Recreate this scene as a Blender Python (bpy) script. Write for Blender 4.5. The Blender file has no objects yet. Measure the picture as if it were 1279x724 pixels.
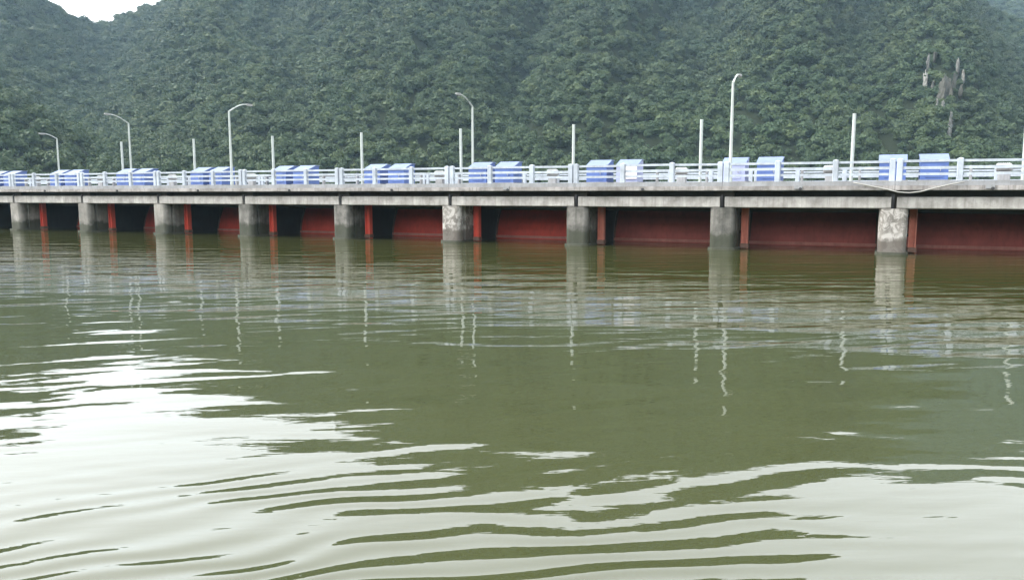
import bpy, math, random
import numpy as np

# ------------------------------------------------------------------ camera
scene = bpy.context.scene
R = math.radians
F_PX, IMG_W, IMG_H = 1000.0, 1279.0, 724.0
YAW, PITCH, ROLL = -0.4288, -0.1221, 0.0016
CAM = np.array([0.036, -48.48, 3.462])
BAY = 9.177                      # distance between piers
cam_data = bpy.data.cameras.new('camera')
cam = bpy.data.objects.new('camera', cam_data)
scene.collection.objects.link(cam)
cam_data.sensor_width = 36.0
cam_data.lens = 36.0 * F_PX / IMG_W
cam_data.clip_start, cam_data.clip_end = 0.1, 6000.0
cam.location = CAM
cam.rotation_mode = 'XYZ'
cam.rotation_euler = (R(90) + PITCH, ROLL, -YAW)
scene.camera = cam

# ------------------------------------------------------------------ sky, sun, exposure
SUN_EL, SUN_AZ = 44.0, 240.0     # azimuth clockwise from +Y
world = bpy.data.worlds.new('World'); scene.world = world
world.use_nodes = True
wn, wl = world.node_tree.nodes, world.node_tree.links
wn.clear()
sky = wn.new('ShaderNodeTexSky'); sky.sky_type = 'NISHITA'; sky.sun_disc = False
sky.sun_elevation = R(SUN_EL); sky.sun_rotation = R(SUN_AZ)
sky.air_density = 1.0; sky.dust_density = 4.0; sky.ozone_density = 1.0
gm = wn.new('ShaderNodeGamma'); gm.inputs['Gamma'].default_value = 0.45     # cloud evens the dome out
hs = wn.new('ShaderNodeHueSaturation'); hs.inputs['Saturation'].default_value = 0.12; hs.inputs['Value'].default_value = 3.6
bg = wn.new('ShaderNodeBackground'); bg.inputs['Strength'].default_value = 0.15
wo = wn.new('ShaderNodeOutputWorld')
wl.new(sky.outputs[0], gm.inputs['Color']); wl.new(gm.outputs[0], hs.inputs['Color']); wl.new(hs.outputs[0], bg.inputs['Color'])
wl.new(bg.outputs[0], wo.inputs['Surface'])
sun_data = bpy.data.lights.new('sun', 'SUN'); sun_data.energy = 1.5; sun_data.angle = R(18)
sun_data.color = (1.0, 0.97, 0.92)
sun = bpy.data.objects.new('sun', sun_data); scene.collection.objects.link(sun)
sun.rotation_euler = (R(90 - SUN_EL), 0, R(180 - SUN_AZ))
sun.location = (0, 0, 400)
vs = scene.view_settings
vs.view_transform = 'Standard'; vs.look = 'None'; vs.gamma = 1.0; vs.use_curve_mapping = False
vs.exposure = 1.75
scene.cycles.use_denoising = True
scene.cycles.max_bounces = 5
scene.cycles.volume_bounces = 1
scene.cycles.caustics_reflective = False
scene.cycles.caustics_refractive = False

# ------------------------------------------------------------------ pixel <-> place helpers
_fw = np.array([math.sin(YAW)*math.cos(PITCH), math.cos(YAW)*math.cos(PITCH), math.sin(PITCH)])
_r = np.array([math.cos(YAW), -math.sin(YAW), 0.0]); _u = np.cross(_r, _fw)
_r2 = _r*math.cos(ROLL) + _u*math.sin(ROLL); _u2 = _u*math.cos(ROLL) - _r*math.sin(ROLL)
def ray(px, py):
    return _fw + _r2*(px - IMG_W/2)/F_PX - _u2*(py - IMG_H/2)/F_PX
def at_y(px, py, y):
    d = ray(px, py); return CAM + d*((y - CAM[1])/d[1])
def project(p):
    v = np.asarray(p) - CAM; z = v @ _fw
    return IMG_W/2 + F_PX*(v @ _r2)/z, IMG_H/2 - F_PX*(v @ _u2)/z

rnd = random.Random(11)
rng = np.random.default_rng(5)
COL = scene.collection.objects

# ------------------------------------------------------------------ materials
def new_mat(name):
    m = bpy.data.materials.new(name); m.use_nodes = True
    nt = m.node_tree; nt.nodes.clear()
    out = nt.nodes.new('ShaderNodeOutputMaterial'); b = nt.nodes.new('ShaderNodeBsdfPrincipled')
    nt.links.new(b.outputs[0], out.inputs['Surface'])
    return m, nt, b, out
def N(nt, t, **kw):
    n = nt.nodes.new(t)
    for k, v in kw.items():
        if k in n.inputs.keys() if isinstance(k, str) else False: n.inputs[k].default_value = v
        else: setattr(n, k, v)
    return n
def mapping(nt, scale, coord='Object', rot=(0, 0, 0), loc=(0, 0, 0)):
    tc = nt.nodes.new('ShaderNodeTexCoord'); mp = nt.nodes.new('ShaderNodeMapping')
    mp.inputs['Scale'].default_value = scale; mp.inputs['Rotation'].default_value = rot; mp.inputs['Location'].default_value = loc
    if coord == 'World':
        g = nt.nodes.new('ShaderNodeNewGeometry'); nt.links.new(g.outputs['Position'], mp.inputs['Vector'])
    else: nt.links.new(tc.outputs[coord], mp.inputs['Vector'])
    return mp
def noise(nt, scale, vec, detail=4.0, rough=0.55, dist=0.0):
    n = nt.nodes.new('ShaderNodeTexNoise'); n.inputs['Scale'].default_value = scale
    n.inputs['Detail'].default_value = detail; n.inputs['Roughness'].default_value = rough; n.inputs['Distortion'].default_value = dist
    nt.links.new(vec.outputs[0], n.inputs['Vector']); return n
def ramp(nt, fac, a, b, ca=(0, 0, 0, 1), cb=(1, 1, 1, 1)):
    r = nt.nodes.new('ShaderNodeValToRGB'); e = r.color_ramp.elements
    e[0].position, e[1].position = a, b; e[0].color, e[1].color = ca, cb
    nt.links.new(fac, r.inputs['Fac']); return r
def mix(nt, fac, a, b, mode='MIX'):
    m = nt.nodes.new('ShaderNodeMix'); m.data_type = 'RGBA'; m.blend_type = mode
    for sock, v in ((m.inputs['Factor'], fac), (m.inputs['A'], a), (m.inputs['B'], b)):
        if hasattr(v, 'links') or hasattr(v, 'is_linked'): nt.links.new(v, sock)
        else: sock.default_value = v
    # colour sockets are the third A/B pair
    return m
def mixc(nt, fac, a, b, mode='MIX'):
    m = nt.nodes.new('ShaderNodeMix'); m.data_type = 'RGBA'; m.blend_type = mode
    for sock, v in ((m.inputs[0], fac), (m.inputs[6], a), (m.inputs[7], b)):
        if isinstance(v, bpy.types.NodeSocket): nt.links.new(v, sock)
        elif isinstance(v, (int, float)): sock.default_value = v
        else: sock.default_value = (*v, 1) if len(v) == 3 else v
    return m.outputs[2]
def math_(nt, op, a, b=None, c=None):
    m = nt.nodes.new('ShaderNodeMath'); m.operation = op
    for i, v in enumerate((a, b, c)):
        if v is None: continue
        if isinstance(v, bpy.types.NodeSocket): nt.links.new(v, m.inputs[i])
        else: m.inputs[i].default_value = v
    return m.outputs[0]

def worn(name, col, dark, scale=1.2, amount=0.6, rough=0.75, streak=True, bump=0.02, spec=0.3, extra=None, metallic=0):
    """painted or cast surface with blotches and vertical streaks of dirt"""
    m, nt, b, out = new_mat(name)
    v = mapping(nt, (1, 1, 1), 'World')
    n1 = noise(nt, scale, v, 6, 0.65)
    c = mixc(nt, math_(nt, 'MULTIPLY', ramp(nt, n1.outputs['Fac'], .38, .68).outputs[0], amount), col, dark)
    if streak:
        v2 = mapping(nt, (3.5, 3.5, 0.25), 'World')
        n2 = noise(nt, 1.3, v2, 5, 0.7)
        c = mixc(nt, math_(nt, 'MULTIPLY', ramp(nt, n2.outputs['Fac'], .48, .75).outputs[0], amount), c, dark)
    if streak:
        nb_ = noise(nt, 0.35, v, 3, 0.6)
        c = mixc(nt, math_(nt, 'MULTIPLY', ramp(nt, nb_.outputs['Fac'], .42, .62).outputs[0], amount*0.45), c, dark)
    if extra: c = extra(nt, c, v)
    nt.links.new(c, b.inputs['Base Color'])
    b.inputs['Roughness'].default_value = rough; b.inputs['Specular IOR Level'].default_value = spec
    b.inputs['Metallic'].default_value = metallic
    n3 = noise(nt, 9, v, 6, 0.7)
    bp = nt.nodes.new('ShaderNodeBump'); bp.inputs['Distance'].default_value = bump; bp.inputs['Strength'].default_value = 0.8
    nt.links.new(n3.outputs['Fac'], bp.inputs['Height']); nt.links.new(bp.outputs[0], b.inputs['Normal'])
    return m
def water_stain(level, spread, dark=(0.035, 0.04, 0.025)):
    def f(nt, c, v):
        sep = nt.nodes.new('ShaderNodeSeparateXYZ'); nt.links.new(v.outputs[0], sep.inputs[0])
        nn = noise(nt, 0.9, v, 5, 0.6)
        h = math_(nt, 'ADD', sep.outputs['Z'], math_(nt, 'MULTIPLY', math_(nt, 'SUBTRACT', nn.outputs['Fac'], 0.5), spread))
        k = ramp(nt, math_(nt, 'DIVIDE', h, level*2), .42, .56, (1, 1, 1, 1), (0, 0, 0, 1))
        return mixc(nt, math_(nt, 'MULTIPLY', k.outputs[0], 0.85), c, dark)
    return f
def peeling(nt, c, v):
    v2 = mapping(nt, (1, 1, 0.8), 'World', loc=(3.1, 0, 0))
    nn = noise(nt, 2.3, v2, 6, 0.66, 0.8)
    k = ramp(nt, nn.outputs['Fac'], .46, .56)
    c = mixc(nt, math_(nt, 'MULTIPLY', k.outputs[0], 0.8), c, (0.44, 0.42, 0.395))
    return water_stain(0.85, 0.9, (0.09, 0.078, 0.066))(nt, c, v)

M = {}
M['pier'] = worn('weathered_concrete', (0.30, 0.285, 0.26), (0.10, 0.096, 0.085), 1.1, 0.8, extra=water_stain(0.9, 1.3))
M['pier_dark'] = worn('grimy_concrete', (0.21, 0.20, 0.185), (0.05, 0.05, 0.043), 1.5, 0.95, extra=water_stain(1.05, 1.5))
M['pier_rear'] = worn('shade_black_concrete', (0.035, 0.037, 0.033), (0.018, 0.02, 0.018), 1.0, 0.8)  # near-black colour paints in the shade behind the guide posts
M['pier_peeling'] = worn('peeling_whitewash', (0.24, 0.225, 0.205), (0.09, 0.083, 0.073), 1.3, 0.6, extra=peeling)
M['girder'] = worn('girder_concrete', (0.46, 0.445, 0.425), (0.16, 0.15, 0.135), 1.1, 0.85)
M['web'] = worn('shade_dark_concrete', (0.075, 0.07, 0.062), (0.04, 0.038, 0.034), 0.8, 0.6)  # darker than the other concrete, shade under the slab put into the colour
M['slab'] = worn('slab_concrete', (0.36, 0.34, 0.33), (0.13, 0.12, 0.112), 1.2, 0.9)
M['kerb'] = worn('kerb_concrete', (0.30, 0.31, 0.325), (0.15, 0.15, 0.15), 0.9, 0.7)
M['road'] = worn('asphalt', (0.055, 0.055, 0.055), (0.035, 0.035, 0.035), 1.0, 0.6, 0.9, False)
M['white'] = worn('white_paint', (0.44, 0.49, 0.56), (0.22, 0.24, 0.265), 1.8, 0.6, 0.55)
M['pole'] = worn('galvanised_paint', (0.42, 0.46, 0.44), (0.26, 0.28, 0.265), 2.0, 0.4, 0.45, False, 0.005)
M['blue'] = worn('blue_paint', (0.075, 0.13, 0.33), (0.045, 0.075, 0.21), 1.5, 0.5, 0.5, True, 0.006, 0.4)
M['blue_pale'] = worn('faded_blue_paint', (0.32, 0.35, 0.52), (0.18, 0.21, 0.36), 1.5, 0.5, 0.5, True, 0.006, 0.4)
M['blue_lid'] = worn('pale_blue_lid', (0.135, 0.18, 0.30), (0.075, 0.105, 0.20), 1.5, 0.45, 0.45, True, 0.006, 0.4)
M['grey_metal'] = worn('grey_metal', (0.32, 0.33, 0.33), (0.16, 0.16, 0.16), 2.0, 0.5, 0.5, False, 0.005)
M['dark_metal'] = worn('dark_metal', (0.05, 0.05, 0.055), (0.03, 0.03, 0.03), 2.0, 0.5, 0.6, False, 0.005)
M['panel'] = worn('white_panel', (0.68, 0.65, 0.65), (0.48, 0.44, 0.43), 1.8, 0.5, 0.6, True, 0.005)
M['red_a'] = worn('red_lead_paint', (0.74, 0.095, 0.06), (0.40, 0.06, 0.04), 0.9, 0.55, 0.6, True, 0.01)
M['red_b'] = worn('faded_maroon_paint', (0.50, 0.125, 0.10), (0.27, 0.08, 0.065), 0.9, 0.6, 0.65, True, 0.01)
M['post_a'] = worn('red_post_paint', (0.80, 0.12, 0.08), (0.5, 0.085, 0.055), 1.4, 0.5, 0.6, True, 0.01)
M['post_b'] = worn('rusty_post_paint', (0.68, 0.25, 0.18), (0.36, 0.12, 0.085), 1.4, 0.6, 0.65, True, 0.01)
M['silt'] = worn('silty_edge', (0.20, 0.12, 0.09), (0.10, 0.06, 0.05), 1.4, 0.6, 0.8, False)
M['strip'] = worn('pale_red_edge', (0.58, 0.24, 0.19), (0.34, 0.13, 0.10), 1.4, 0.6, 0.7, True)  # paler red along the gate's lower edge
M['cable'] = worn('pale_cable', (0.30, 0.295, 0.275), (0.18, 0.18, 0.165), 3.0, 0.4, 0.7, False, 0.002)
M['lens'] = worn('lamp_glass', (0.45, 0.46, 0.46), (0.3, 0.3, 0.3), 3.0, 0.3, 0.25, False, 0.001, 0.5)
M['rock'] = worn('grey_brown_rock', (0.12, 0.115, 0.10), (0.04, 0.042, 0.034), 0.22, 0.9, 0.9, True, 0.4, 0.1)
M['rock_pale'] = worn('pale_rock', (0.26, 0.255, 0.24), (0.08, 0.08, 0.07), 0.35, 0.8, 0.9, True, 0.3, 0.1)
M['bark'] = worn('bark', (0.10, 0.075, 0.055), (0.05, 0.04, 0.03), 1.0, 0.6, 0.95, False)
M['ground'] = worn('earth', (0.09, 0.085, 0.05), (0.05, 0.055, 0.03), 0.05, 0.8, 0.95, False, 0.2, 0.1)
M['hill'] = worn('hill_soil', (0.018, 0.024, 0.012), (0.012, 0.016, 0.008), 0.08, 0.8, 0.95, False, 0.5, 0.05)

M['scrub'] = worn('shade_hill_slope', (0.055, 0.075, 0.035), (0.035, 0.05, 0.025), 0.08, 0.8, 0.95, False, 0.5, 0.05)
def foliage_mat(name, a, b, c):
    m, nt, bs, out = new_mat(name)
    oi = nt.nodes.new('ShaderNodeObjectInfo')
    r = nt.nodes.new('ShaderNodeValToRGB'); e = r.color_ramp.elements
    e[0].position = 0; e[0].color = (*a, 1); e[1].position = 1; e[1].color = (*c, 1)
    k = r.color_ramp.elements.new(0.55); k.color = (*b, 1)
    nt.links.new(oi.outputs['Random'], r.inputs['Fac'])
    v = mapping(nt, (1, 1, 1), 'World')
    n1 = noise(nt, 0.016, v, 3, 0.5)           # stands of different species
    col = mixc(nt, math_(nt, 'MULTIPLY', ramp(nt, n1.outputs['Fac'], .42, .66).outputs[0], 0.55), r.outputs[0], (0.050, 0.072, 0.024))
    n4 = noise(nt, 0.045, v, 3, 0.6)           # darker and browner groups
    col = mixc(nt, math_(nt, 'MULTIPLY', ramp(nt, n4.outputs['Fac'], .48, .68).outputs[0], 0.6), col, (0.020, 0.030, 0.020))
    sepz = nt.nodes.new('ShaderNodeSeparateXYZ'); nt.links.new(v.outputs[0], sepz.inputs[0])
    nz = math_(nt, 'ADD', math_(nt, 'DIVIDE', sepz.outputs['Z'], 150.0), math_(nt, 'MULTIPLY', math_(nt, 'SUBTRACT', n1.outputs['Fac'], 0.5), 1.2))
    low = ramp(nt, nz, .05, .75, (1, 1, 1, 1), (0, 0, 0, 1))     # lusher growth on the lower slopes
    col = mixc(nt, math_(nt, 'MULTIPLY', low.outputs[0], 0.42), col, (0.050, 0.088, 0.024))
    n2 = noise(nt, 1.1, v, 2, 0.5)
    col = mixc(nt, math_(nt, 'MULTIPLY', n2.outputs['Fac'], 0.5), col, (0.051, 0.071, 0.039))
    nt.links.new(col, bs.inputs['Base Color'])
    bs.inputs['Roughness'].default_value = 0.62; bs.inputs['Specular IOR Level'].default_value = 0.25
    tr = nt.nodes.new('ShaderNodeBsdfTranslucent'); nt.links.new(col, tr.inputs['Color'])
    ms = nt.nodes.new('ShaderNodeMixShader'); ms.inputs[0].default_value = 0.2
    nt.links.new(bs.outputs[0], ms.inputs[1]); nt.links.new(tr.outputs[0], ms.inputs[2]); nt.links.new(ms.outputs[0], out.inputs['Surface'])
    return m
M['leaf'] = foliage_mat('leaves', (0.013, 0.034, 0.020), (0.027, 0.055, 0.028), (0.070, 0.092, 0.032))

# ------------------------------------------------------------------ mesh builder
class MB:
    def __init__(s): s.v, s.f, s.m = [], [], []
    def add(s, vs, fs, mi=0):
        o = len(s.v); s.v += [tuple(p) for p in vs]; s.f += [tuple(i + o for i in f) for f in fs]; s.m += [mi]*len(fs); return s
    def box(s, x0, x1, y0, y1, z0, z1, c=0.0, mi=0):
        if c <= 0:
            vs = [(x, y, z) for x in (x0, x1) for y in (y0, y1) for z in (z0, z1)]
            return s.add(vs, [(0, 1, 3, 2), (4, 6, 7, 5), (0, 4, 5, 1), (2, 3, 7, 6), (0, 2, 6, 4), (1, 5, 7, 3)], mi)
        return s.prism([(x0 + c, y0), (x1 - c, y0), (x1, y0 + c), (x1, y1 - c), (x1 - c, y1), (x0 + c, y1), (x0, y1 - c), (x0, y0 + c)], z0, z1, mi)
    def prism(s, poly, z0, z1, mi=0):
        n = len(poly)
        vs = [(x, y, z0) for x, y in poly] + [(x, y, z1) for x, y in poly]
        return s.add(vs, [tuple(range(n))[::-1], tuple(range(n, 2*n))] + [(i, (i + 1) % n, n + (i + 1) % n, n + i) for i in range(n)], mi)
    def extrude_x(s, prof, x0, x1, mi=0):
        """prof: (y, z) outline"""
        n = len(prof)
        vs = [(x0, y, z) for y, z in prof] + [(x1, y, z) for y, z in prof]
        return s.add(vs, [tuple(range(n)), tuple(range(n, 2*n))[::-1]] + [(i, n + i, n + (i + 1) % n, (i + 1) % n) for i in range(n)], mi)
    def tube(s, pts, rad, n=8, mi=0):
        pts = [np.array(p, float) for p in pts]; rads = rad if isinstance(rad, (list, tuple)) else [rad]*len(pts)
        rings = []
        for i, p in enumerate(pts):
            t = pts[min(i + 1, len(pts) - 1)] - pts[max(i - 1, 0)]; t /= np.linalg.norm(t)
            a = np.cross(t, (0, 1, 0) if abs(t[1]) < .9 else (1, 0, 0)); a /= np.linalg.norm(a); b = np.cross(t, a)
            rings.append([p + rads[i]*(a*math.cos(2*math.pi*k/n) + b*math.sin(2*math.pi*k/n)) for k in range(n)])
        vs = [q for r in rings for q in r]; fs = []
        for i in range(len(pts) - 1):
            for k in range(n):
                fs.append((i*n + k, i*n + (k + 1) % n, (i + 1)*n + (k + 1) % n, (i + 1)*n + k))
        fs.append(tuple(range(n))[::-1]); fs.append(tuple((len(pts) - 1)*n + k for k in range(n)))
        return s.add(vs, fs, mi)
    def mesh(s, name, mats, smooth=False):
        me = bpy.data.meshes.new(name); me.from_pydata(s.v, [], s.f); me.update()
        for m in (mats if isinstance(mats, (list, tuple)) else [mats]): me.materials.append(m)
        me.polygons.foreach_set('material_index', s.m)
        if smooth: me.polygons.foreach_set('use_smooth', [True]*len(s.f))
        import bmesh
        bm = bmesh.new(); bm.from_mesh(me); bmesh.ops.recalc_face_normals(bm, faces=bm.faces); bm.to_mesh(me); bm.free()
        return me
    def build(s, name, mats, parent=None, loc=None, smooth=False):
        o = bpy.data.objects.new(name, s.mesh(name, mats, smooth)); COL.link(o)
        if parent is not None: o.parent = parent
        if loc is not None: o.location = loc
        return o
def empty(name, loc=(0, 0, 0)):
    o = bpy.data.objects.new(name, None); COL.link(o); o.location = loc; o.empty_display_size = 0.3; return o
def tag(o, label=None, cat=None, group=None, kind=None):
    for k, v in (('label', label), ('category', cat), ('group', group), ('kind', kind)):
        if v: o[k] = v
    return o
def put(name, me, parent, loc=(0, 0, 0)):
    o = bpy.data.objects.new(name, me); COL.link(o); o.parent = parent; o.location = loc; return o
def copy_tree(o, parent=None):
    c = o.copy(); COL.link(c); c.parent = parent
    for ch in o.children: copy_tree(ch, c)
    return c
ORD = {1: 'first', 2: 'second', 3: 'third', 4: 'fourth', 5: 'fifth', 6: 'sixth', 7: 'seventh', 8: 'eighth', 9: 'ninth', 10: 'tenth', 11: 'eleventh', 12: 'twelfth'}
def from_cable(n, what):
    """says which pier or bay, counted from the pier under the sagging cable"""
    if n == 0: return f'{what} at the pier under the sagging cable'
    if n < 0: return None
    return f'{what} at the {ORD[n]} pier past the sagging cable'

# ================================================================== SETTING
# riverbed and land, one sheet to the horizon
g = MB(); g.add([(-4000, -3000, -4), (4000, -3000, -4), (4000, 5000, -4), (-4000, 5000, -4)], [(0, 1, 2, 3)])
tag(g.build('ground', M['ground']), kind='structure')

# water ------------------------------------------------------------
def water_mat():
    m, nt, b, out = new_mat('river_water')
    b.inputs['IOR'].default_value = 1.8
    b.inputs['Roughness'].default_value = 0.02
    b.inputs['Specular IOR Level'].default_value = 0.5
    vb = mapping(nt, (0.05, 0.12, 1), 'World')
    nb = noise(nt, 1.0, vb, 3, 0.5)
    nt.links.new(mixc(nt, nb.outputs['Fac'], (0.043, 0.046, 0.014), (0.035, 0.040, 0.014)), b.inputs['Base Color'])
    # crest directions measured on the water plane (degrees counter-clockwise from the bridge line)
    def waves(rot, along, across, amp, det=2.0, dist=0.3, loc=(0, 0, 0), rough=0.5):
        g = nt.nodes.new('ShaderNodeNewGeometry')
        vr = nt.nodes.new('ShaderNodeVectorRotate'); vr.rotation_type = 'Z_AXIS'; vr.inputs['Angle'].default_value = -R(rot)
        nt.links.new(g.outputs['Position'], vr.inputs['Vector'])
        mp = nt.nodes.new('ShaderNodeMapping'); mp.inputs['Scale'].default_value = (1/along, 1/across, 1); mp.inputs['Location'].default_value = loc
        nt.links.new(vr.outputs[0], mp.inputs['Vector'])
        n = noise(nt, 1.0, mp, det, rough, dist)
        return math_(nt, 'MULTIPLY', math_(nt, 'SUBTRACT', n.outputs['Fac'], 0.5), amp)
    geo = nt.nodes.new('ShaderNodeNewGeometry'); sep = nt.nodes.new('ShaderNodeSeparateXYZ'); nt.links.new(geo.outputs['Position'], sep.inputs[0])
    # wind chop lies in a broad band before the bridge, patchy
    vp = mapping(nt, (0.035, 0.11, 1), 'World'); npz = noise(nt, 1.0, vp, 2, 0.5)
    band = nt.nodes.new('ShaderNodeMapRange'); band.interpolation_type = 'SMOOTHSTEP'
    nt.links.new(math_(nt, 'ADD', sep.outputs['Y'], math_(nt, 'MULTIPLY', math_(nt, 'SUBTRACT', npz.outputs['Fac'], 0.5), 30)), band.inputs['Value'])
    band.inputs['From Min'].default_value = -34; band.inputs['From Max'].default_value = -12
    band.inputs['To Min'].default_value = 0.12; band.inputs['To Max'].default_value = 1.0
    swell1 = waves(42, 6.0, 0.95, 0.026, 1.0, 0.4)
    swell2 = waves(20, 6.0, 1.3, 0.030, 1.0, 0.4, (7, 3, 0))
    long_ = waves(15, 9.0, 3.2, 0.055, 1.0, 0.2, (2, 9, 0))
    chop = math_(nt, 'MULTIPLY', waves(23, 6.0, 0.80, 0.034, 2.0, 0.5, (4, 1, 0)), band.outputs[0])
    fine = math_(nt, 'MULTIPLY', waves(24, 2.4, 0.28, 0.006, 2.0, 0.5, (1, 5, 0)), band.outputs[0])
    vr_ = mapping(nt, (0.16, 0.22, 1), 'World', loc=(3, 1, 0)); nr_ = noise(nt, 1.0, vr_, 2, 0.5)
    patch = ramp(nt, nr_.outputs['Fac'], .36, .62).outputs[0]
    # ring ripples spreading from the boat the picture was taken from
    vd = nt.nodes.new('ShaderNodeVectorMath'); vd.operation = 'DISTANCE'; vd.inputs[1].default_value = (5.2, -52.7, 0)
    nt.links.new(geo.outputs['Position'], vd.inputs[0])
    wob = waves(20, 4.5, 2.6, 1.9, 2.0, 0.0, (3, 3, 0))
    fade = nt.nodes.new('ShaderNodeMapRange'); fade.interpolation_type = 'SMOOTHSTEP'
    nt.links.new(vd.outputs['Value'], fade.inputs['Value']); fade.inputs['From Min'].default_value = 13; fade.inputs['From Max'].default_value = 19
    fade.inputs['To Min'].default_value = 1; fade.inputs['To Max'].default_value = 0.05
    ring = math_(nt, 'SINE', math_(nt, 'MULTIPLY', math_(nt, 'ADD', vd.outputs['Value'], wob), 6.283/0.47))
    side = nt.nodes.new('ShaderNodeMapRange'); nt.links.new(sep.outputs['X'], side.inputs['Value'])
    side.inputs['From Min'].default_value = -9; side.inputs['From Max'].default_value = 0
    side.inputs['To Min'].default_value = 1.75; side.inputs['To Max'].default_value = 0.85
    rip = math_(nt, 'MULTIPLY', math_(nt, 'MULTIPLY', ring, math_(nt, 'MULTIPLY', patch, fade.outputs[0])), math_(nt, 'MULTIPLY', side.outputs[0], 0.0062))
    vq = mapping(nt, (0.20, 0.30, 1), 'World', loc=(8, 4, 0)); nq = noise(nt, 1.0, vq, 2, 0.5)
    patch2 = ramp(nt, nq.outputs['Fac'], .40, .62).outputs[0]
    cross = math_(nt, 'MULTIPLY', waves(46, 6.5, 0.50, 0.034, 0.5, 0.15, (9, 2, 0)), math_(nt, 'MULTIPLY', patch2, fade.outputs[0]))
    long_ = math_(nt, 'ADD', math_(nt, 'ADD', long_, cross), math_(nt, 'ADD', rip, waves(28, 0.45, 0.11, 0.0011, 2.0, 0.3, (2, 2, 0))))
    h = math_(nt, 'ADD', math_(nt, 'ADD', math_(nt, 'ADD', swell1, swell2), math_(nt, 'ADD', chop, fine)), long_)
    bp = nt.nodes.new('ShaderNodeBump'); bp.inputs['Strength'].default_value = 1.0; bp.inputs['Distance'].default_value = 1.0
    nt.links.new(h, bp.inputs['Height']); nt.links.new(bp.outputs[0], b.inputs['Normal'])
    return m
M['water'] = water_mat()
w = MB(); w.add([(-900, -900, 0), (900, -900, 0), (900, 9, 0), (-900, 9, 0)], [(0, 1, 2, 3)])
tag(w.build('water', M['water']), kind='structure')

# hills ------------------------------------------------------------
CXY = CAM[:2]
def az_tan(px, py):
    d = ray(px, py); return math.atan2(d[0], d[1]), d[2]/math.hypot(d[0], d[1])
sky_line = [(-900, 60), (-500, -20), (-250, -45), (-80, -48), (0, -38), (40, -14), (65, 2), (95, 21), (120, 30), (138, 26), (155, 16), (200, 2), (300, -50),
            (450, -120), (600, -165), (760, -190), (900, -195), (1020, -170), (1110, -110), (1180, -40), (1240, 12), (1290, 30), (1400, 75), (1600, 120), (2000, 170)]
AZ, TE = np.array([az_tan(*p) for p in sky_line]).T
RIDGE_R = np.interp(np.array([p[0] for p in sky_line]), [-900, 0, 130, 500, 900, 1240, 2000], [760, 800, 900, 800, 780, 720, 700])
R0 = 290.0
_ph = rng.uniform(0, 6.28, 12)
def smooth_noise(a, b, k):
    s = 0
    for i in range(4):
        s = s + math.sin(a*(1.7**i)*k + _ph[i])*math.cos(b*(1.6**i) + _ph[i + 4])/(1.5**i)
    return s/2.2
spur_az = np.array([az_tan(p, 150)[0] for p in (-500, -150, 0, 60, 115, 175)])
spur_te = np.array([az_tan(p, q)[1] for p, q in ((-500, 60), (-150, 70), (0, 104), (60, 136), (115, 168), (175, 205))])
def px_of(az): return IMG_W/2 + F_PX*math.tan(az - YAW)*1.0
VALLEYS = [(628, 110, 42, .34), (135, 40, 60, .20), (395, -30, 30, .14), (905, -60, 48, .24), (1085, -40, 30, .18), (1265, 50, 45, .22), (780, 60, 26, .12)]   # foot px, drift with height, width, depth
def hill_z(az, r):
    te = float(np.interp(az, AZ, TE)); rr = float(np.interp(az, AZ, RIDGE_R)); zr = te*rr
    t = (r - R0)/(rr - R0)
    if t <= 0: z = -3.0 + 2*max(0.0, 1 + t*4)
    elif t <= 1:
        p = float(np.interp(az, [az_tan(0, 100)[0], az_tan(260, 100)[0]], [1.45, 1.12]))
        gully = smooth_noise(az, r*0.004, 16)*0.13 + smooth_noise(az + 2, r*0.011, 41)*0.06
        x_ = px_of(az); val = 0.0
        for c, dr, wd, dp in VALLEYS:
            k = (x_ - c - dr*t + 14*math.sin(t*7 + c))/(wd*(0.75 + 0.8*t)); val += dp*math.exp(-k*k)
        z = -1 + zr*(t**p)*(1 + gully*4*t*(1 - t)**0.8*1.4 - val*min(1.0, 3.2*t)*(1 - t)**0.7*1.5)
    else:
        z = zr - 1 - (t - 1)**1.3*zr*1.6 - 3*(t - 1)
    # spur coming down to the left
    if az < spur_az[-1]:
        hz = float(np.interp(az, spur_az, spur_te))*400
        k = (r - 400)/(70 if r < 400 else 95)
        z = max(z, hz*math.exp(-k*k) - 2 + smooth_noise(az*2, r*.03, 40)*1.5)
    # rocky shoulder on the right
    a0 = az_tan(1175, 100)[0]
    k = (az - a0)/0.045; kr = (r - 480)/110
    z += 24*math.exp(-k*k - kr*kr)
    return max(z, -6.0)
def polar_mesh(fn, a0, a1, na, r0, r1, nr):
    vs, fs = [], []
    for i in range(na + 1):
        az = a0 + (a1 - a0)*i/na
        for j in range(nr + 1):
            r = r0 + (r1 - r0)*j/nr
            vs.append((CXY[0] + r*math.sin(az), CXY[1] + r*math.cos(az), fn(az, r)))
    for i in range(na):
        for j in range(nr):
            a = i*(nr + 1) + j; fs.append((a, a + nr + 1, a + nr + 2, a + 1))
    b = MB(); b.add(vs, fs); return b
AZ0, AZ1 = az_tan(-800, 200)[0], az_tan(1900, 200)[0]
tag(polar_mesh(hill_z, AZ0, AZ1, 240, 250, 1250, 120).build('hill', M['hill'], smooth=True), kind='structure')
far_line = [(700, 0), (900, -60), (1100, -130), (1240, -150), (1400, -140), (1700, -60), (2100, 60)]
FAZ, FTE = np.array([az_tan(*p) for p in far_line]).T
def far_z(az, r):
    zr = float(np.interp(az, FAZ, FTE))*1500
    t = (r - 900)/600
    if t <= 0: return -5.0
    z = zr*(t if t < 1 else 1 - (t - 1)*0.9) + smooth_noise(az, r*.006, 22)*9
    return max(z, -6)
tag(polar_mesh(far_z, az_tan(760, 100)[0], az_tan(2050, 100)[0], 90, 880, 2000, 50).build('far_hill', M['hill'], smooth=True), kind='structure')

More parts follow.
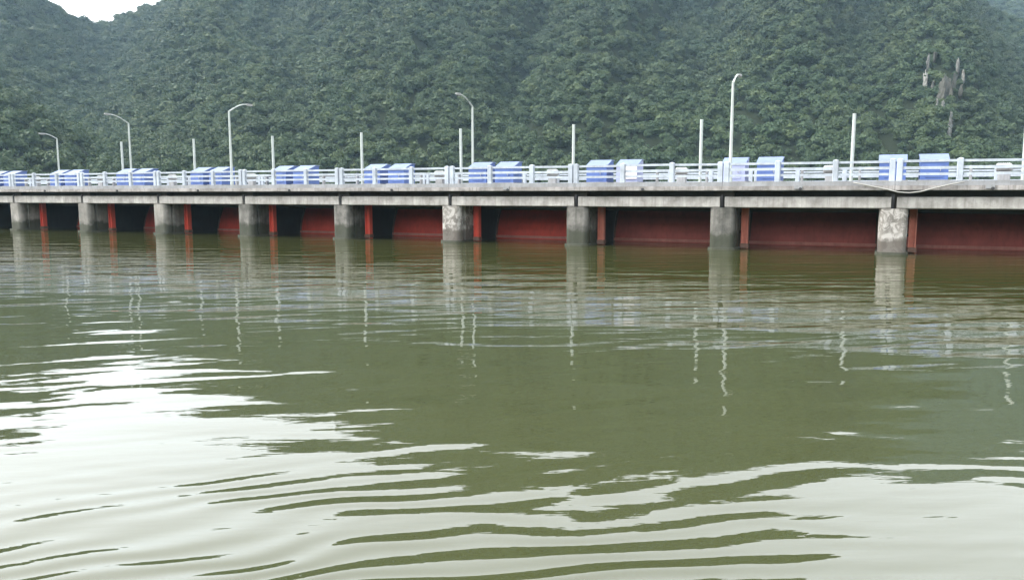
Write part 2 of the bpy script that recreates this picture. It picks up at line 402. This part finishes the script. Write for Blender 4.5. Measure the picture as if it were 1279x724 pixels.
def shade_hill_z(az, r):  # unseen hill behind the camera, added to block low sky light
    t = (r - 430)/330
    return max(-6.0, -6 + (125 + 22*smooth_noise(az, 0.3, 5))*math.sin(min(1.0, max(0.0, t))*math.pi/2) - max(0.0, t - 1)*60)
tag(polar_mesh(shade_hill_z, R(62), R(268), 80, 425, 860, 16).build('unseen_shade_hill', M['scrub'], smooth=True), kind='structure')

def hit_hill(px, py, fn=hill_z):
    az, te = az_tan(px, py)
    for r in np.arange(292, 1100, 1.0):
        if fn(az, r) >= CAM[2] + te*r: return np.array([CXY[0] + r*math.sin(az), CXY[1] + r*math.cos(az), fn(az, r)]), r
    return None, None

# forest: crowns of leaves, one mass -------------------------------
def leaf_crown(seed, rad, h, lobes, leaves, leaf):
    q = np.random.default_rng(seed); b = MB()
    cs = []
    for i in range(lobes):
        a = q.uniform(0, 6.28); d = rad*0.62*math.sqrt(q.uniform(0, 1))
        cs.append((d*math.cos(a), d*math.sin(a), h*(0.48 + 0.34*q.uniform(-1, 1)*(1 - d/rad)), rad*q.uniform(0.38, 0.62)))
    for c in cs:                                   # dense inside of each clump
        k = c[3]*0.72; vs = [(c[0] + k*x, c[1] + k*y, c[2] + k*z*0.8) for x, y, z in ((1, 0, 0), (-1, 0, 0), (0, 1, 0), (0, -1, 0), (0, 0, 1), (0, 0, -1))]
        b.add(vs, [(0, 2, 4), (2, 1, 4), (1, 3, 4), (3, 0, 4), (2, 0, 5), (1, 2, 5), (3, 1, 5), (0, 3, 5)])
    for i in range(leaves):
        c = cs[q.integers(lobes)]
        n = q.normal(size=3); n /= np.linalg.norm(n)
        if n[2] < -0.3: n[2] *= -1
        p = np.array(c[:3]) + n*c[3]*q.uniform(0.72, 1.12)*np.array((1, 1, .85))
        n2 = n + q.normal(size=3)*0.45; n2 /= np.linalg.norm(n2)
        t = np.cross(n2, q.normal(size=3)); t /= np.linalg.norm(t); u = np.cross(n2, t); s = leaf*q.uniform(.6, 1.3)
        b.add([p - t*s*.6 - u*s*.2, p + u*s*.55 - t*s*.1, p + t*s*.7, p - u*s*.5 + t*s*.1], [(0, 1, 2, 3)])
    return b
protos = []
for i in range(7):
    bm_ = leaf_crown(100 + i, [2.6, 3.0, 2.3, 3.3, 2.8, 2.2, 3.6][i], [4.2, 5.0, 3.6, 4.6, 5.6, 4.0, 5.2][i], [6, 8, 5, 9, 7, 5, 10][i], 420, 0.47)
    o = bpy.data.objects.new('crown_shape', bm_.mesh('crown_shape', M['leaf'])); protos.append(o)   # source shape, not linked

ROCK_ZONE = [(1150, 85), (1175, 78), (1205, 84), (1208, 120), (1196, 150), (1192, 178), (1176, 178), (1170, 150), (1152, 125)]
def in_poly(x, y, poly):
    c = False; j = len(poly) - 1
    for i in range(len(poly)):
        if (poly[i][1] > y) != (poly[j][1] > y) and x < (poly[j][0] - poly[i][0])*(y - poly[i][1])/(poly[j][1] - poly[i][1]) + poly[i][0]: c = not c
        j = i
    return c
pts, sc_ = [], []
FA0, FA1 = az_tan(-330, 200)[0], az_tan(1620, 200)[0]
NT = 50000
azs = rng.uniform(FA0, FA1, NT); rs = np.sqrt(rng.uniform(286**2, 985**2, NT))
keep = rng.uniform(0, 1, NT)
for az, r, k in zip(azs, rs, keep):
    rr = float(np.interp(az, AZ, RIDGE_R))
    if r > rr*1.10: continue
    z = hill_z(az, r)
    p = (CXY[0] + r*math.sin(az), CXY[1] + r*math.cos(az), z)
    px, py = project((p[0], p[1], z + 2.5))
    if in_poly(px, py, ROCK_ZONE) and 380 < r < 620 and k < 0.5: continue
    pts.append((p[0], p[1], z - 0.5)); sc_.append((0.55 + 1.0*rng.uniform(0, 1)**1.6 + (0.5 if rng.uniform() < .06 else 0))*(0.95 + 0.35*(r - 286)/600))
azs = rng.uniform(az_tan(1000, 200)[0], FA1, 9000); rs = np.sqrt(rng.uniform(1050**2, 1560**2, 9000))
for az, r in zip(azs, rs):
    pts.append((CXY[0] + r*math.sin(az), CXY[1] + r*math.cos(az), far_z(az, r) - .5)); sc_.append(rng.uniform(1.3, 2.2))
fme = bpy.data.meshes.new('forest'); fme.from_pydata(pts, [], []); fme.update()
at = fme.attributes.new('size', 'FLOAT', 'POINT'); at.data.foreach_set('value', sc_)
forest = bpy.data.objects.new('forest', fme); COL.link(forest)
tag(forest, 'dense dark green scrub forest covering the hillside behind the bridge', 'forest', kind='stuff')
ng = bpy.data.node_groups.new('forest_nodes', 'GeometryNodeTree')
ng.interface.new_socket('Geometry', in_out='INPUT', socket_type='NodeSocketGeometry')
ng.interface.new_socket('Geometry', in_out='OUTPUT', socket_type='NodeSocketGeometry')
gi, go = ng.nodes.new('NodeGroupInput'), ng.nodes.new('NodeGroupOutput')
jn = ng.nodes.new('GeometryNodeJoinGeometry')
for o in protos:
    oi = ng.nodes.new('GeometryNodeObjectInfo'); oi.inputs['Object'].default_value = o; oi.inputs['As Instance'].default_value = False
    ti = ng.nodes.new('GeometryNodeGeometryToInstance')
    ng.links.new(oi.outputs['Geometry'], ti.inputs[0]); ng.links.new(ti.outputs[0], jn.inputs[0])
ip = ng.nodes.new('GeometryNodeInstanceOnPoints'); ip.inputs['Pick Instance'].default_value = True
ng.links.new(gi.outputs[0], ip.inputs['Points']); ng.links.new(jn.outputs[0], ip.inputs['Instance'])
ri = ng.nodes.new('FunctionNodeRandomValue'); ri.data_type = 'INT'; ri.inputs[4].default_value = 0; ri.inputs[5].default_value = len(protos) - 1
ng.links.new(ri.outputs[2], ip.inputs['Instance Index'])
rv = ng.nodes.new('FunctionNodeRandomValue'); rv.data_type = 'FLOAT_VECTOR'; rv.inputs[0].default_value = (-.15, -.15, 0); rv.inputs[1].default_value = (.15, .15, 6.283); rv.inputs['Seed'].default_value = 3
ng.links.new(rv.outputs[0], ip.inputs['Rotation'])
na = ng.nodes.new('GeometryNodeInputNamedAttribute'); na.data_type = 'FLOAT'; na.inputs['Name'].default_value = 'size'
ng.links.new(na.outputs[0], ip.inputs['Scale']); ng.links.new(ip.outputs[0], go.inputs[0])
md = forest.modifiers.new('crowns', 'NODES'); md.node_group = ng

# single trees standing against the sky in the saddle ----------------
tree_spots = [(131, 25, 5.4, 'small tree leaning on the skyline at the bottom of the saddle'),
              (150, 18, 6.2, 'bushy tree on the skyline where the saddle starts to rise'),
              (141, 25, 4.0, 'low round tree tucked between two others on the saddle skyline'),
              (178, 9, 5.2, 'lone tree on the skyline halfway up the saddle slope')]
for i, (px, py, h, lab) in enumerate(tree_spots):
    az, _ = az_tan(px, py); rr = float(np.interp(az, AZ, RIDGE_R))
    t = tag(empty('tree', (CXY[0] + rr*math.sin(az), CXY[1] + rr*math.cos(az), hill_z(az, rr) - 0.5)), lab, 'tree')
    b = MB(); b.tube([(0, 0, 0), (.15, .05, h*.3), (-.1, .1, h*.6)], [.22, .16, .07], 7)
    for k in range(3):
        a = k*2.1 + i; b.tube([(.1, .05, h*(.3 + .06*k)), (h*.22*math.cos(a), h*.22*math.sin(a), h*.62)], [.1, .03], 5)
    b.build('trunk', M['bark'], t)
    leaf_crown(300 + i, h*.42, h*1.25, 7, 420, .5).build('crown', M['leaf'], t)

# rock faces --------------------------------------------------------
def rock_mesh(seed, w_, d_, h_, sub=4):
    """fractured rock: a cleft, flat-faced mass with ragged outline"""
    import bmesh
    from mathutils import noise as mn, Vector
    q = np.random.default_rng(seed)
    bm = bmesh.new(); bmesh.ops.create_icosphere(bm, subdivisions=sub, radius=1)
    cuts = []
    for _ in range(22):
        n = q.normal(size=3)*np.array((1.3, 1, .35)); cuts.append((n/np.linalg.norm(n), q.uniform(.45, .9)))
    off = Vector(q.uniform(-50, 50, 3))
    for v in bm.verts:
        p = np.array(v.co)
        for n, dd in cuts:
            e = p @ n - dd
            if e > 0: p = p - n*e
        c = mn.noise(Vector((p[0]*4.5, p[1]*4.5, p[2]*1.1)) + off); c2 = mn.noise(Vector((p[0]*11, p[1]*11, p[2]*4)) + off)
        p = p*(1 + 0.38*c + 0.16*c2)
        v.co = (p[0]*w_, p[1]*d_, p[2]*h_)
    me = bpy.data.meshes.new('rock'); bm.to_mesh(me); bm.free(); return me
rocks = [(1178, 128, 20, 40, 'rock', 'broad grey brown cliff showing through the forest'),
         (1159, 88, 5, 17, 'rock_pale', 'pale rock at the upper shoulder of the cliff'),
         (1156, 110, 6, 20, 'rock_pale', 'blotchy pale rock face below the shoulder of the cliff'),
         (1196, 93, 4.5, 24, 'rock_pale', 'tall narrow white rock rib high on the cliff'),
         (1203, 106, 5, 16, 'rock_pale', 'stubby pale rock beside the tall white rib'),
         (1177, 149, 4.5, 26, 'rock_pale', 'long white rock streak low on the cliff'),
         (1187, 164, 5, 24, 'rock_pale', 'lowest pale rock under the cliff just above the forest floor'),
         (1188, 130, 5, 26, 'rock', 'brown upright rock in the middle of the cliff'),
         (1170, 139, 5, 12, 'rock_pale', 'small pale boulder beside the long white streak'),
         (1165, 120, 5, 16, 'rock', 'grey rock knob beside the blotchy pale face'),
         (1192, 112, 4, 18, 'rock', 'grey rib below the tall white rib'),
         (1168, 80, 4, 15, 'rock', 'topmost grey rock above the cliff'),
         (1186, 176, 4, 14, 'rock_pale', 'thin pale rock at the foot of the cliff streaks'),
         (1199, 124, 4, 14, 'rock', 'small grey rock below the stubby pale one')]
for i, (px, py, wpx, hpx, mt, lab) in enumerate(rocks):
    p, r = hit_hill(px, py)
    if p is None: continue
    s = r/1000/math.cos(0.45)
    me = rock_mesh(40 + i, wpx*s*.5, 4.5 if i else 5.0, hpx*s*.5, 4); me.materials.append(M[mt])
    o = bpy.data.objects.new('rock_face' if i else 'cliff', me); COL.link(o)
    back = np.array((p[0] - CXY[0], p[1] - CXY[1], 0)); back /= np.linalg.norm(back)
    o.location = p + np.array((0, 0, 1.5)) - back*(1.2 if i else -1.5)
    o.rotation_euler = (R(-20), 0, -math.atan2(back[0], back[1]) + rnd.uniform(-.25, .25)); tag(o, lab, 'rock')

# ================================================================== THE BARRAGE
N0, N1 = -3, 13                                   # piers built
Z_BEAM, Z_BTOP, Z_SLAB, Z_DECK = 2.50, 3.14, 3.485, 4.0
bridge = tag(empty('barrage_bridge', (0, 0, 0)), 'long weathered concrete barrage bridge crossing the river on piers', 'bridge')
PW = 1.46                                         # pier width
def arc(cx, cy, r, a0, a1, n=5): return [(cx + r*math.cos(R(a0 + (a1 - a0)*i/n)), cy + r*math.sin(R(a0 + (a1 - a0)*i/n))) for i in range(n + 1)]
plan = (arc(.3, .3, .3, 180, 270) + arc(PW - .3, .3, .3, 270, 360) + [(PW, .55), (PW - .2, .56), (PW - .2, .84), (PW, .85), (PW, 2.6), (0, 2.6), (0, .85), (.2, .84), (.2, .56), (0, .55)])
def pier_mesh(name, mat):
    b = MB(); b.prism(plan, -4.2, Z_BEAM - .004); return b.mesh(name, mat)
pm, pmp, pmd = pier_mesh('pier', M['pier']), pier_mesh('pier', M['pier_peeling']), pier_mesh('pier', M['pier_dark'])
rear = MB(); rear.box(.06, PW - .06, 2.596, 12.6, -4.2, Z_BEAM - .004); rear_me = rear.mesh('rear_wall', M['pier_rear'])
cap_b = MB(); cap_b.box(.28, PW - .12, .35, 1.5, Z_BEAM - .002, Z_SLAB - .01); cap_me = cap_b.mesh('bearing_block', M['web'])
brk = MB(); brk.extrude_x([(.02, Z_BTOP + .12), (.02, Z_BTOP - .1), (.2, Z_BEAM + .02), (.34, Z_BEAM + .02), (.34, Z_BTOP + .12)], .60, .74); brk_me = brk.mesh('bracket', M['dark_metal'])
foot = MB(); foot.prism([(x*1.0 + (x - PW/2)*.14, y if y > 5 else y - .12) for x, y in arc(.45, .35, .45, 180, 270) + arc(PW - .45, .35, .45, 270, 360) + [(PW, 2.5), (0, 2.5)]], -4.1, .13); foot_me = foot.mesh('footing', M['pier'])
gird = MB(); gird.extrude_x([(.0, Z_BEAM + .05), (.05, Z_BEAM), (.62, Z_BEAM), (.62, Z_BTOP), (.06, Z_BTOP), (0, Z_BTOP - .05)], .86, BAY + .58); gird_me = gird.mesh('girder', M['girder'])
web = MB(); web.box(.86, BAY + .58, .95, 1.35, Z_BTOP - .3, Z_SLAB - .006)
for k, zb in enumerate((2.28, 2.16, 2.5)): web.box(PW + .02 if k < 2 else .86, BAY - .02 if k < 2 else BAY + .58, 2.75 + 1.5*k, 3.15 + 1.5*k, zb, Z_SLAB - .006)  # first two beams added low and dark to shade the gate tops
web_me = web.mesh('web_and_shade_beams', M['web'])
slab = MB(); slab.extrude_x([(-.34, Z_SLAB + .03), (-.30, Z_SLAB), (12.6, Z_SLAB), (12.6, Z_DECK - .25), (-.34, Z_DECK - .25)], .73, BAY + .715); slab_me = slab.mesh('deck_slab', M['slab'])
kerb = MB(); kerb.box(.73, BAY + .712, -.22, .26, Z_DECK - .246, Z_DECK); kerb_me = kerb.mesh('kerb', M['kerb'])
walk = MB(); walk.box(.73, BAY + .714, .262, 6.6, Z_DECK - .246, Z_DECK - .08); walk_me = walk.mesh('walkway', M['slab'])
road = MB(); road.box(.73, BAY + .714, 6.604, 12.2, Z_DECK - .246, Z_DECK - .16); road_me = road.mesh('roadway', M['road'])
spout = MB(); spout.tube([(0, .1, 0), (0, -.42, -.03)], .085, 10); sp_me = spout.mesh('drain_spout', M['dark_metal'])
spw = MB(); spw.box(-.32, .10, -.40, -.30, -.03, .16); spw_me = spw.mesh('spout_collar', M['kerb'])
spout_px = {0: 1240, 1: 1000, 2: 803, 3: 635, 4: 490, 5: 362, 6: 248, 7: 147, 8: 57}
for n in range(N0, N1 + 1):
    x = -n*BAY
    p = put('pier', pmp if n in (0, 3) else pmd if n in (1, 2, 4, 5) else pm, bridge, (x, 0, 0))
    if n in (0, 3): p['label'] = 'pier with peeling white patches'
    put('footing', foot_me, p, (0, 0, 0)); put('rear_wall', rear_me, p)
    put('bearing_block', cap_me, bridge, (x, 0, 0)); put('bracket', brk_me, bridge, (x, 0, 0))
    if n > N0:
        put('girder', gird_me, bridge, (x, 0, 0)); put('web_and_shade_beams', web_me, bridge, (x, 0, 0))
        put('deck_slab', slab_me, bridge, (x, 0, 0)); put('kerb', kerb_me, bridge, (x, 0, 0))
        put('walkway', walk_me, bridge, (x, 0, 0)); put('roadway', road_me, bridge, (x, 0, 0))
        sx = at_y(spout_px[n], 236, -.3)[0] if n in spout_px else x + .5*BAY
        s_ = put('drain_spout', sp_me, bridge, (sx, 0, Z_SLAB + .13))
        if n in (0, 1, 3): put('spout_collar', spw_me, s_, (0, 0, 0))

# railings ------------------------------------------------------------
post_b = MB(); post_b.box(-.15, .15, -.13, .13, 0, 1.16, .03); post_me = post_b.mesh('post', M['white'])
capm = MB(); capm.add([(-.15, -.13, 1.16), (.15, -.13, 1.16), (.15, .13, 1.16), (-.15, .13, 1.16), (0, 0, 1.21)], [(0, 1, 4), (1, 2, 4), (2, 3, 4), (3, 0, 4), (3, 2, 1, 0)]); capm_me = capm.mesh('cap', M['white'])
def railing(name, y, label, zoff=0.0, bays=(N0 + 1, N1)):
    rl = tag(empty(name, (0, y, Z_DECK + zoff)), label, 'railing')
    third = BAY/3
    for n in range(bays[0], bays[1] + 1):
        x0 = -n*BAY + .73
        sh_ = -.2 if n == 2 else 0.0
        xs = [x0 - .19 + sh_, x0 + .19 + sh_, x0 + third, x0 + 2*third]
        for xp in xs:
            p = put('post', post_me, rl, (xp + rnd.uniform(-.02, .02), 0, 0)); put('cap', capm_me, p)
        nx = -.2 if n - 1 == 2 else 0.0
        spans = [(x0 + .342 + sh_, x0 + third - .152), (x0 + third + .152, x0 + 2*third - .152), (x0 + 2*third + .152, x0 + BAY - .342 + nx)]
        for a, b_ in spans:
            for zc, hh in ((1.04, .062), (.70, .075), (.37, .065)):
                b = MB(); dz = rnd.uniform(-.012, .012); tz = rnd.uniform(-.012, .012)
                b.add([(a, yy, zc + dz + s*hh) for yy in (-.055, .055) for s in (-1, 1)] + [(b_, yy, zc + dz + tz + s*hh) for yy in (-.055, .055) for s in (-1, 1)],
                      [(0, 1, 3, 2), (4, 6, 7, 5), (0, 4, 5, 1), (2, 3, 7, 6), (0, 2, 6, 4), (1, 5, 7, 3)])
                b.build('rail', M['white'], rl)
    return rl
railing('bridge_railing', 0.0, 'pale white and blue post and rail railing along the water side of the bridge')
railing('bridge_railing', 12.35, 'white post and rail railing on the far side of the roadway', -.25, (-1, 12))

# sluice gates ----------------------------------------------------------
GX0, GX1 = PW + .03, BAY - .03
GYC, GZC, GR = 10.75, -.6, 5.1
def gprof(off, z0, z1, k=12):
    return [(GYC - math.sqrt((GR + off)**2 - (z - GZC)**2), z) for z in np.linspace(z0, z1, k)]
def gate(n, ma, mb):
    lab = from_cable(n, 'curved red sluice gate in the bay starting')
    if n == -1: lab = 'maroon sluice gate in the bay before the pier under the sagging cable'
    if n >= 0:
        lab = ('bright red curved sluice gate starting at the ' + ORD[n] + ' pier past the sagging cable') if n >= 3 else \
              ('dull maroon curved sluice gate starting at the ' + ORD[n] + ' pier past the sagging cable' if n else 'dull maroon curved sluice gate in the bay that starts under the sagging cable')
    g_ = tag(empty('sluice_gate', (-n*BAY, 5.8, 0)), lab, 'gate', 'sluice gates between the piers')
    def loc(b, nm, mt, sm=False):
        o = b.build(nm, mt, g_, smooth=sm); o.location = (0, -5.8, 0); return o
    b = MB(); pr = gprof(0, -2.2, 3.05) ; b.extrude_x(pr + [(y + .06, z) for y, z in pr[::-1]], GX0, GX1); loc(b, 'skin_plate', ma)
    b = MB(); pr = gprof(.07, .06, .24, 4); b.extrude_x(pr + [(y + .068, z) for y, z in pr[::-1]], GX0 + .02, GX1 - .02); loc(b, 'rubbing_strip', M['strip'])
    for zc in (1.05, 1.95):
        b = MB(); pr = gprof(.03, zc - .04, zc + .04, 3); b.extrude_x(pr + [(y + .028, z) for y, z in pr[::-1]], GX0 + .02, GX1 - .02); loc(b, 'seam', ma)
    for s in (0, 1):
        xa = GX0 - .02 if s == 0 else GX1 - .10
        b = MB(); pr = gprof(.05, -1.5, 2.95); b.extrude_x(pr + [(y + .048, z) for y, z in pr[::-1]], xa, xa + .12); loc(b, 'side_seal', mb)
        b = MB(); xx = GX0 + 1.6 if s == 0 else GX1 - 1.6
        b.tube([(xx, GYC, GZC), (xx, GYC - GR*.90, GZC + 1.55)], .16, 8); b.tube([(xx, GYC, GZC), (xx, GYC - GR*.92, GZC - .4)], .16, 8); loc(b, 'arm', mb)
for n in range(-1, 11):
    gate(n, M['red_a'] if n >= 3 else M['red_b'], M['silt'])

# red guide posts beside the piers ------------------------------------------
ip_b = MB(); ip_b.box(0, .06, -.20, .20, -1.5, 2.9); ip_b.box(.34, .40, -.20, .20, -1.5, 2.9); ip_b.box(.06, .34, -.03, .03, -1.5, 2.9)
post_mesh = {k: ip_b.mesh('column', M[k]) for k in ('post_a', 'post_b')}
ft_b = MB(); ft_b.box(-.05, .45, -.27, .27, .04, .30, .04); ft_me = ft_b.mesh('shoe', M['silt'])
cl_b = MB(); cl_b.box(-.10, .0, -.12, .12, 0, .18); cl_me = cl_b.mesh('clip', M['dark_metal'])
for n in range(-1, 11):
    lab = 'rusty pink red' if n < 3 else 'bright red'
    lab += ' steel guide post beside the ' + (ORD[n] + ' pier past the sagging cable' if n > 0 else 'pier under the sagging cable' if n == 0 else 'pier before the sagging cable')
    t = tag(empty('guide_post', (-n*BAY + PW + .11, 2.05, 0)), lab, 'steel post', 'red guide posts standing beside the piers')
    put('column', post_mesh['post_a' if n >= 3 else 'post_b'], t); put('shoe', ft_me, t)
    for zc in (.9, 2.0): put('clip', cl_me, t, (0, 0, zc))

# blue hoist housings -----------------------------------------------------
BY = 4.62
def hoist_meshes(body_m, lid_m):
    w2 = .72
    body = MB(); body.extrude_x([(0, .10), (0, 1.16), (1.1, 1.56), (1.55, 1.56), (1.55, .10)], -w2, w2)
    lid = MB(); lid.extrude_x([(-.06, 1.14), (-.06, 1.20), (1.08, 1.63), (1.62, 1.63), (1.62, 1.565), (1.11, 1.565), (0, 1.17)], -w2 - .05, w2 + .05)
    base = MB(); base.box(-w2 - .12, w2 + .12, -.12, 1.68, -.08, .10)
    door = MB(); door.box(-.45, .45, -.03, -.002, .25, 1.02)
    hnd = MB(); hnd.tube([(.3, -.09, .60), (.3, -.09, .78)], .02, 6); hnd.box(.285, .315, -.09, -.03, .60, .62); hnd.box(.285, .315, -.09, -.03, .76, .78)
    lv = MB()
    for k in range(4): lv.box(w2 + .002, w2 + .03, .45, 1.1, .4 + .14*k, .46 + .14*k)
    return dict(body=body.mesh('body', body_m), lid=lid.mesh('hood', lid_m), base=base.mesh('plinth', M['kerb']), door=door.mesh('door', body_m), handle=hnd.mesh('handle', M['grey_metal']), louvre=lv.mesh('louvre', body_m))
HB, HP = hoist_meshes(M['blue'], M['blue_lid']), hoist_meshes(M['blue_pale'], M['blue_lid'])
pn = MB(); pn.box(-.30, .72, -.10, -.04, .30, 1.15); pn_me = pn.mesh('front_panel', M['panel'])
for n in range(-1, 11):
    for k, s in enumerate((.62, 2.77)):
        pale = (n == 1 and k == 0) or (n == 2 and k == 1)
        H = HP if pale else HB
        where = 'over the ' + ORD[n] + ' pier past the sagging cable' if n > 0 else 'over the sagging cable' if n == 0 else 'over the pier before the sagging cable'
        lab = ('faded lavender' if pale else 'blue') + (' white panelled' if (n == 2 and k == 1) else '') + ' hoist housing ' + ('directly ' if k == 0 else 'beside and ') + where
        t = tag(empty('hoist_housing', (-n*BAY + s + rnd.uniform(-.04, .04), BY - .3, Z_DECK)), lab, 'machine box', 'blue hoist housings on the bridge deck')
        t.rotation_euler = (0, 0, rnd.uniform(-.03, .03))
        put('body', H['body'], t); put('hood', H['lid'], t); put('plinth', H['base'], t); put('louvre', H['louvre'], t)
        d_ = put('door', H['door'], t); put('handle', H['handle'], d_)
        if n == 2 and k == 1: put('front_panel', pn_me, t)

# hoist motors and shafts between the housings ---------------------------------
mo = MB(); mo.tube([(-.42, 0, .78), (-.38, 0, .78), (.30, 0, .78), (.42, 0, .78)], [.16, .24, .24, .14], 14); mo_me = mo.mesh('motor', M['grey_metal'])
mb_ = MB(); mb_.box(-.3, .3, -.2, .2, -.08, .55, .03); mb_me = mb_.mesh('pedestal', M['kerb'])
mf = MB()
for k in range(6): mf.tube([(-.3 + .1*k, 0, .78), (-.27 + .1*k, 0, .78)], .27, 14)
mf_me = mf.mesh('cooling_fins', M['grey_metal'])
sh = MB(); sh.tube([(3.5, 0, .80), (5.9, 0, .80)], .06, 8); sh.tube([(6.8, 0, .80), (BAY - .15, 0, .80)], .06, 8); sh_me = sh.mesh('shaft', M['grey_metal'])
hg = MB(); hg.box(-.07, .07, -.14, .14, -.08, .92, .02); hg_me = hg.mesh('bearing', M['kerb'])
for n in range(-1, 11):
    where = 'starting at the ' + (ORD[n] + ' pier past the sagging cable' if n > 0 else 'pier under the sagging cable' if n == 0 else 'pier before the cable')
    t = tag(empty('hoist_motor', (-n*BAY + 6.35, 4.9, Z_DECK)), 'grey hoist motor with shaft ' + where, 'motor', 'grey hoist motors between the blue housings')
    m_ = put('motor', mo_me, t); put('cooling_fins', mf_me, m_); put('pedestal', mb_me, t); put('shaft', sh_me, t, (-6.35, 0, 0))
    for bx_ in (4.7, 8.0): put('bearing', hg_me, t, (bx_ - 6.35, 0, 0))

# slim white poles, one to a bay ---------------------------------------------
pole_px = {-1: 1277.5, 0: 1063, 1: 874.5, 2: 716, 3: 576.5, 4: 453, 5: 342.5, 6: 244.5, 7: 155}
pl = MB(); pl.tube([(0, 0, 0), (0, 0, 2.4), (0, 0, 4.22)], [.105, .105, .10], 10); pl_me = pl.mesh('tube', M['pole'])
pb = MB(); pb.box(-.2, .2, -.2, .2, 0, .05); pb_me = pb.mesh('base_plate', M['grey_metal'])
pc = MB(); pc.tube([(0, 0, 4.22), (0, 0, 4.27)], [.115, .10], 10); pc_me = pc.mesh('cap', M['pole'])
for n, px in pole_px.items():
    x = at_y(px, 228, 6.1)[0]
    where = 'standing past the ' + ORD[n] + ' pier past the sagging cable' if n > 0 else 'standing next to the sagging cable' if n == 0 else 'standing alone before the sagging cable'
    t = tag(empty('slim_pole', (x, 6.1, Z_DECK - .08)), 'slim white pole without a lamp ' + where, 'pole', 'slim white poles along the walkway')
    t.rotation_euler = (rnd.uniform(-.008, .008), rnd.uniform(-.012, .012), 0)
    put('tube', pl_me, t); put('base_plate', pb_me, t); put('cap', pc_me, t)

# street lamps -------------------------------------------------------------
def lamp(px, top_py, y, side, label, rise=.75, reach=2.1):
    base = at_y(px, 226, y); zt = at_y(px, top_py, y)[2]; z0 = Z_DECK - (.08 if y < 6.5 else .16)
    t = tag(empty('street_lamp', (base[0], y, z0)), label, 'street lamp', 'street lamps on the bridge')
    H = zt - z0 - rise
    b = MB(); b.tube([(0, 0, 0), (0, 0, .9), (0, 0, .92), (0, 0, H)], [.14, .14, .11, .075], 10); b.build('pole', M['pole'], t)
    b = MB(); ps = [(0, side*reach*(1 - math.cos(a))*1.0 if False else side*reach*u, H - .02 + rise*math.sin(u*math.pi/2)) for u in (0, .04, .12, .25, .4, .6, .8, 1.0) for a in (0,)]
    b.tube(ps, [.072, .07, .066, .062, .058, .054, .05, .046], 8); b.build('arm', M['pole'], t)
    hd = MB(); y1, y2 = side*(reach - .05), side*(reach + .62); zz = H + rise - .02
    ya, yb = min(y1, y2), max(y1, y2)
    hd.prism([(-.08, ya), (.08, ya), (.15, (ya + yb)/2), (.09, yb), (-.09, yb), (-.15, (ya + yb)/2)], zz - .06, zz + .07); h_ = hd.build('lamp_head', M['grey_metal'], t)
    ln = MB(); ln.box(-.09, .09, ya + .15, yb - .1, zz - .10, zz - .062); ln.build('lens', M['lens'], h_)
    put('base_plate', pb_me, t)
lamp(912, 89, 3.3, 1, 'tall street lamp rising behind the faded lavender housing')
lamp(290, 126, 3.3, 1, 'street lamp with arm over the road, between slim poles')
lamp(591, 121, 10.2, -1, 'street lamp across the road with its arm toward the water, beside a slim pole')
lamp(165, 143, 10.2, -1, 'far street lamp with arm toward the water, close to the last slim pole')
lamp(75, 166, 11.6, -1, 'short street lamp farthest along the bridge', .45, 1.4)

# sagging cable under the railing at a pier ------------------------------------
ck = [at_y(px, py, -.44) for px, py in ((1066, 229.5), (1076, 231.5), (1088, 234), (1108, 238), (1122, 241.5), (1136, 242.5), (1150, 241), (1170, 236), (1190, 231.5), (1205, 229))]
cb = MB(); cb.tube([(p[0], -.44, p[2]) for p in ck], .034, 8)
tag(cb.build('sagging_cable', M['cable'], smooth=True), 'pale thick cable sagging in a loop below the deck edge over a pier', 'cable')

# ================================================================== HAZE
hz = MB(); hz.box(-2300, 2300, -950, 2400, -5.2, 640)
m = bpy.data.materials.new('haze'); m.use_nodes = True; nt = m.node_tree; nt.nodes.clear()
o_ = nt.nodes.new('ShaderNodeOutputMaterial'); pv = nt.nodes.new('ShaderNodeVolumePrincipled')
pv.inputs['Color'].default_value = (0.55, 0.80, 1.0, 1); pv.inputs['Density'].default_value = 0.00012; pv.inputs['Anisotropy'].default_value = 0.0
nt.links.new(pv.outputs[0], o_.inputs['Volume'])
tag(hz.build('haze', m), kind='stuff')
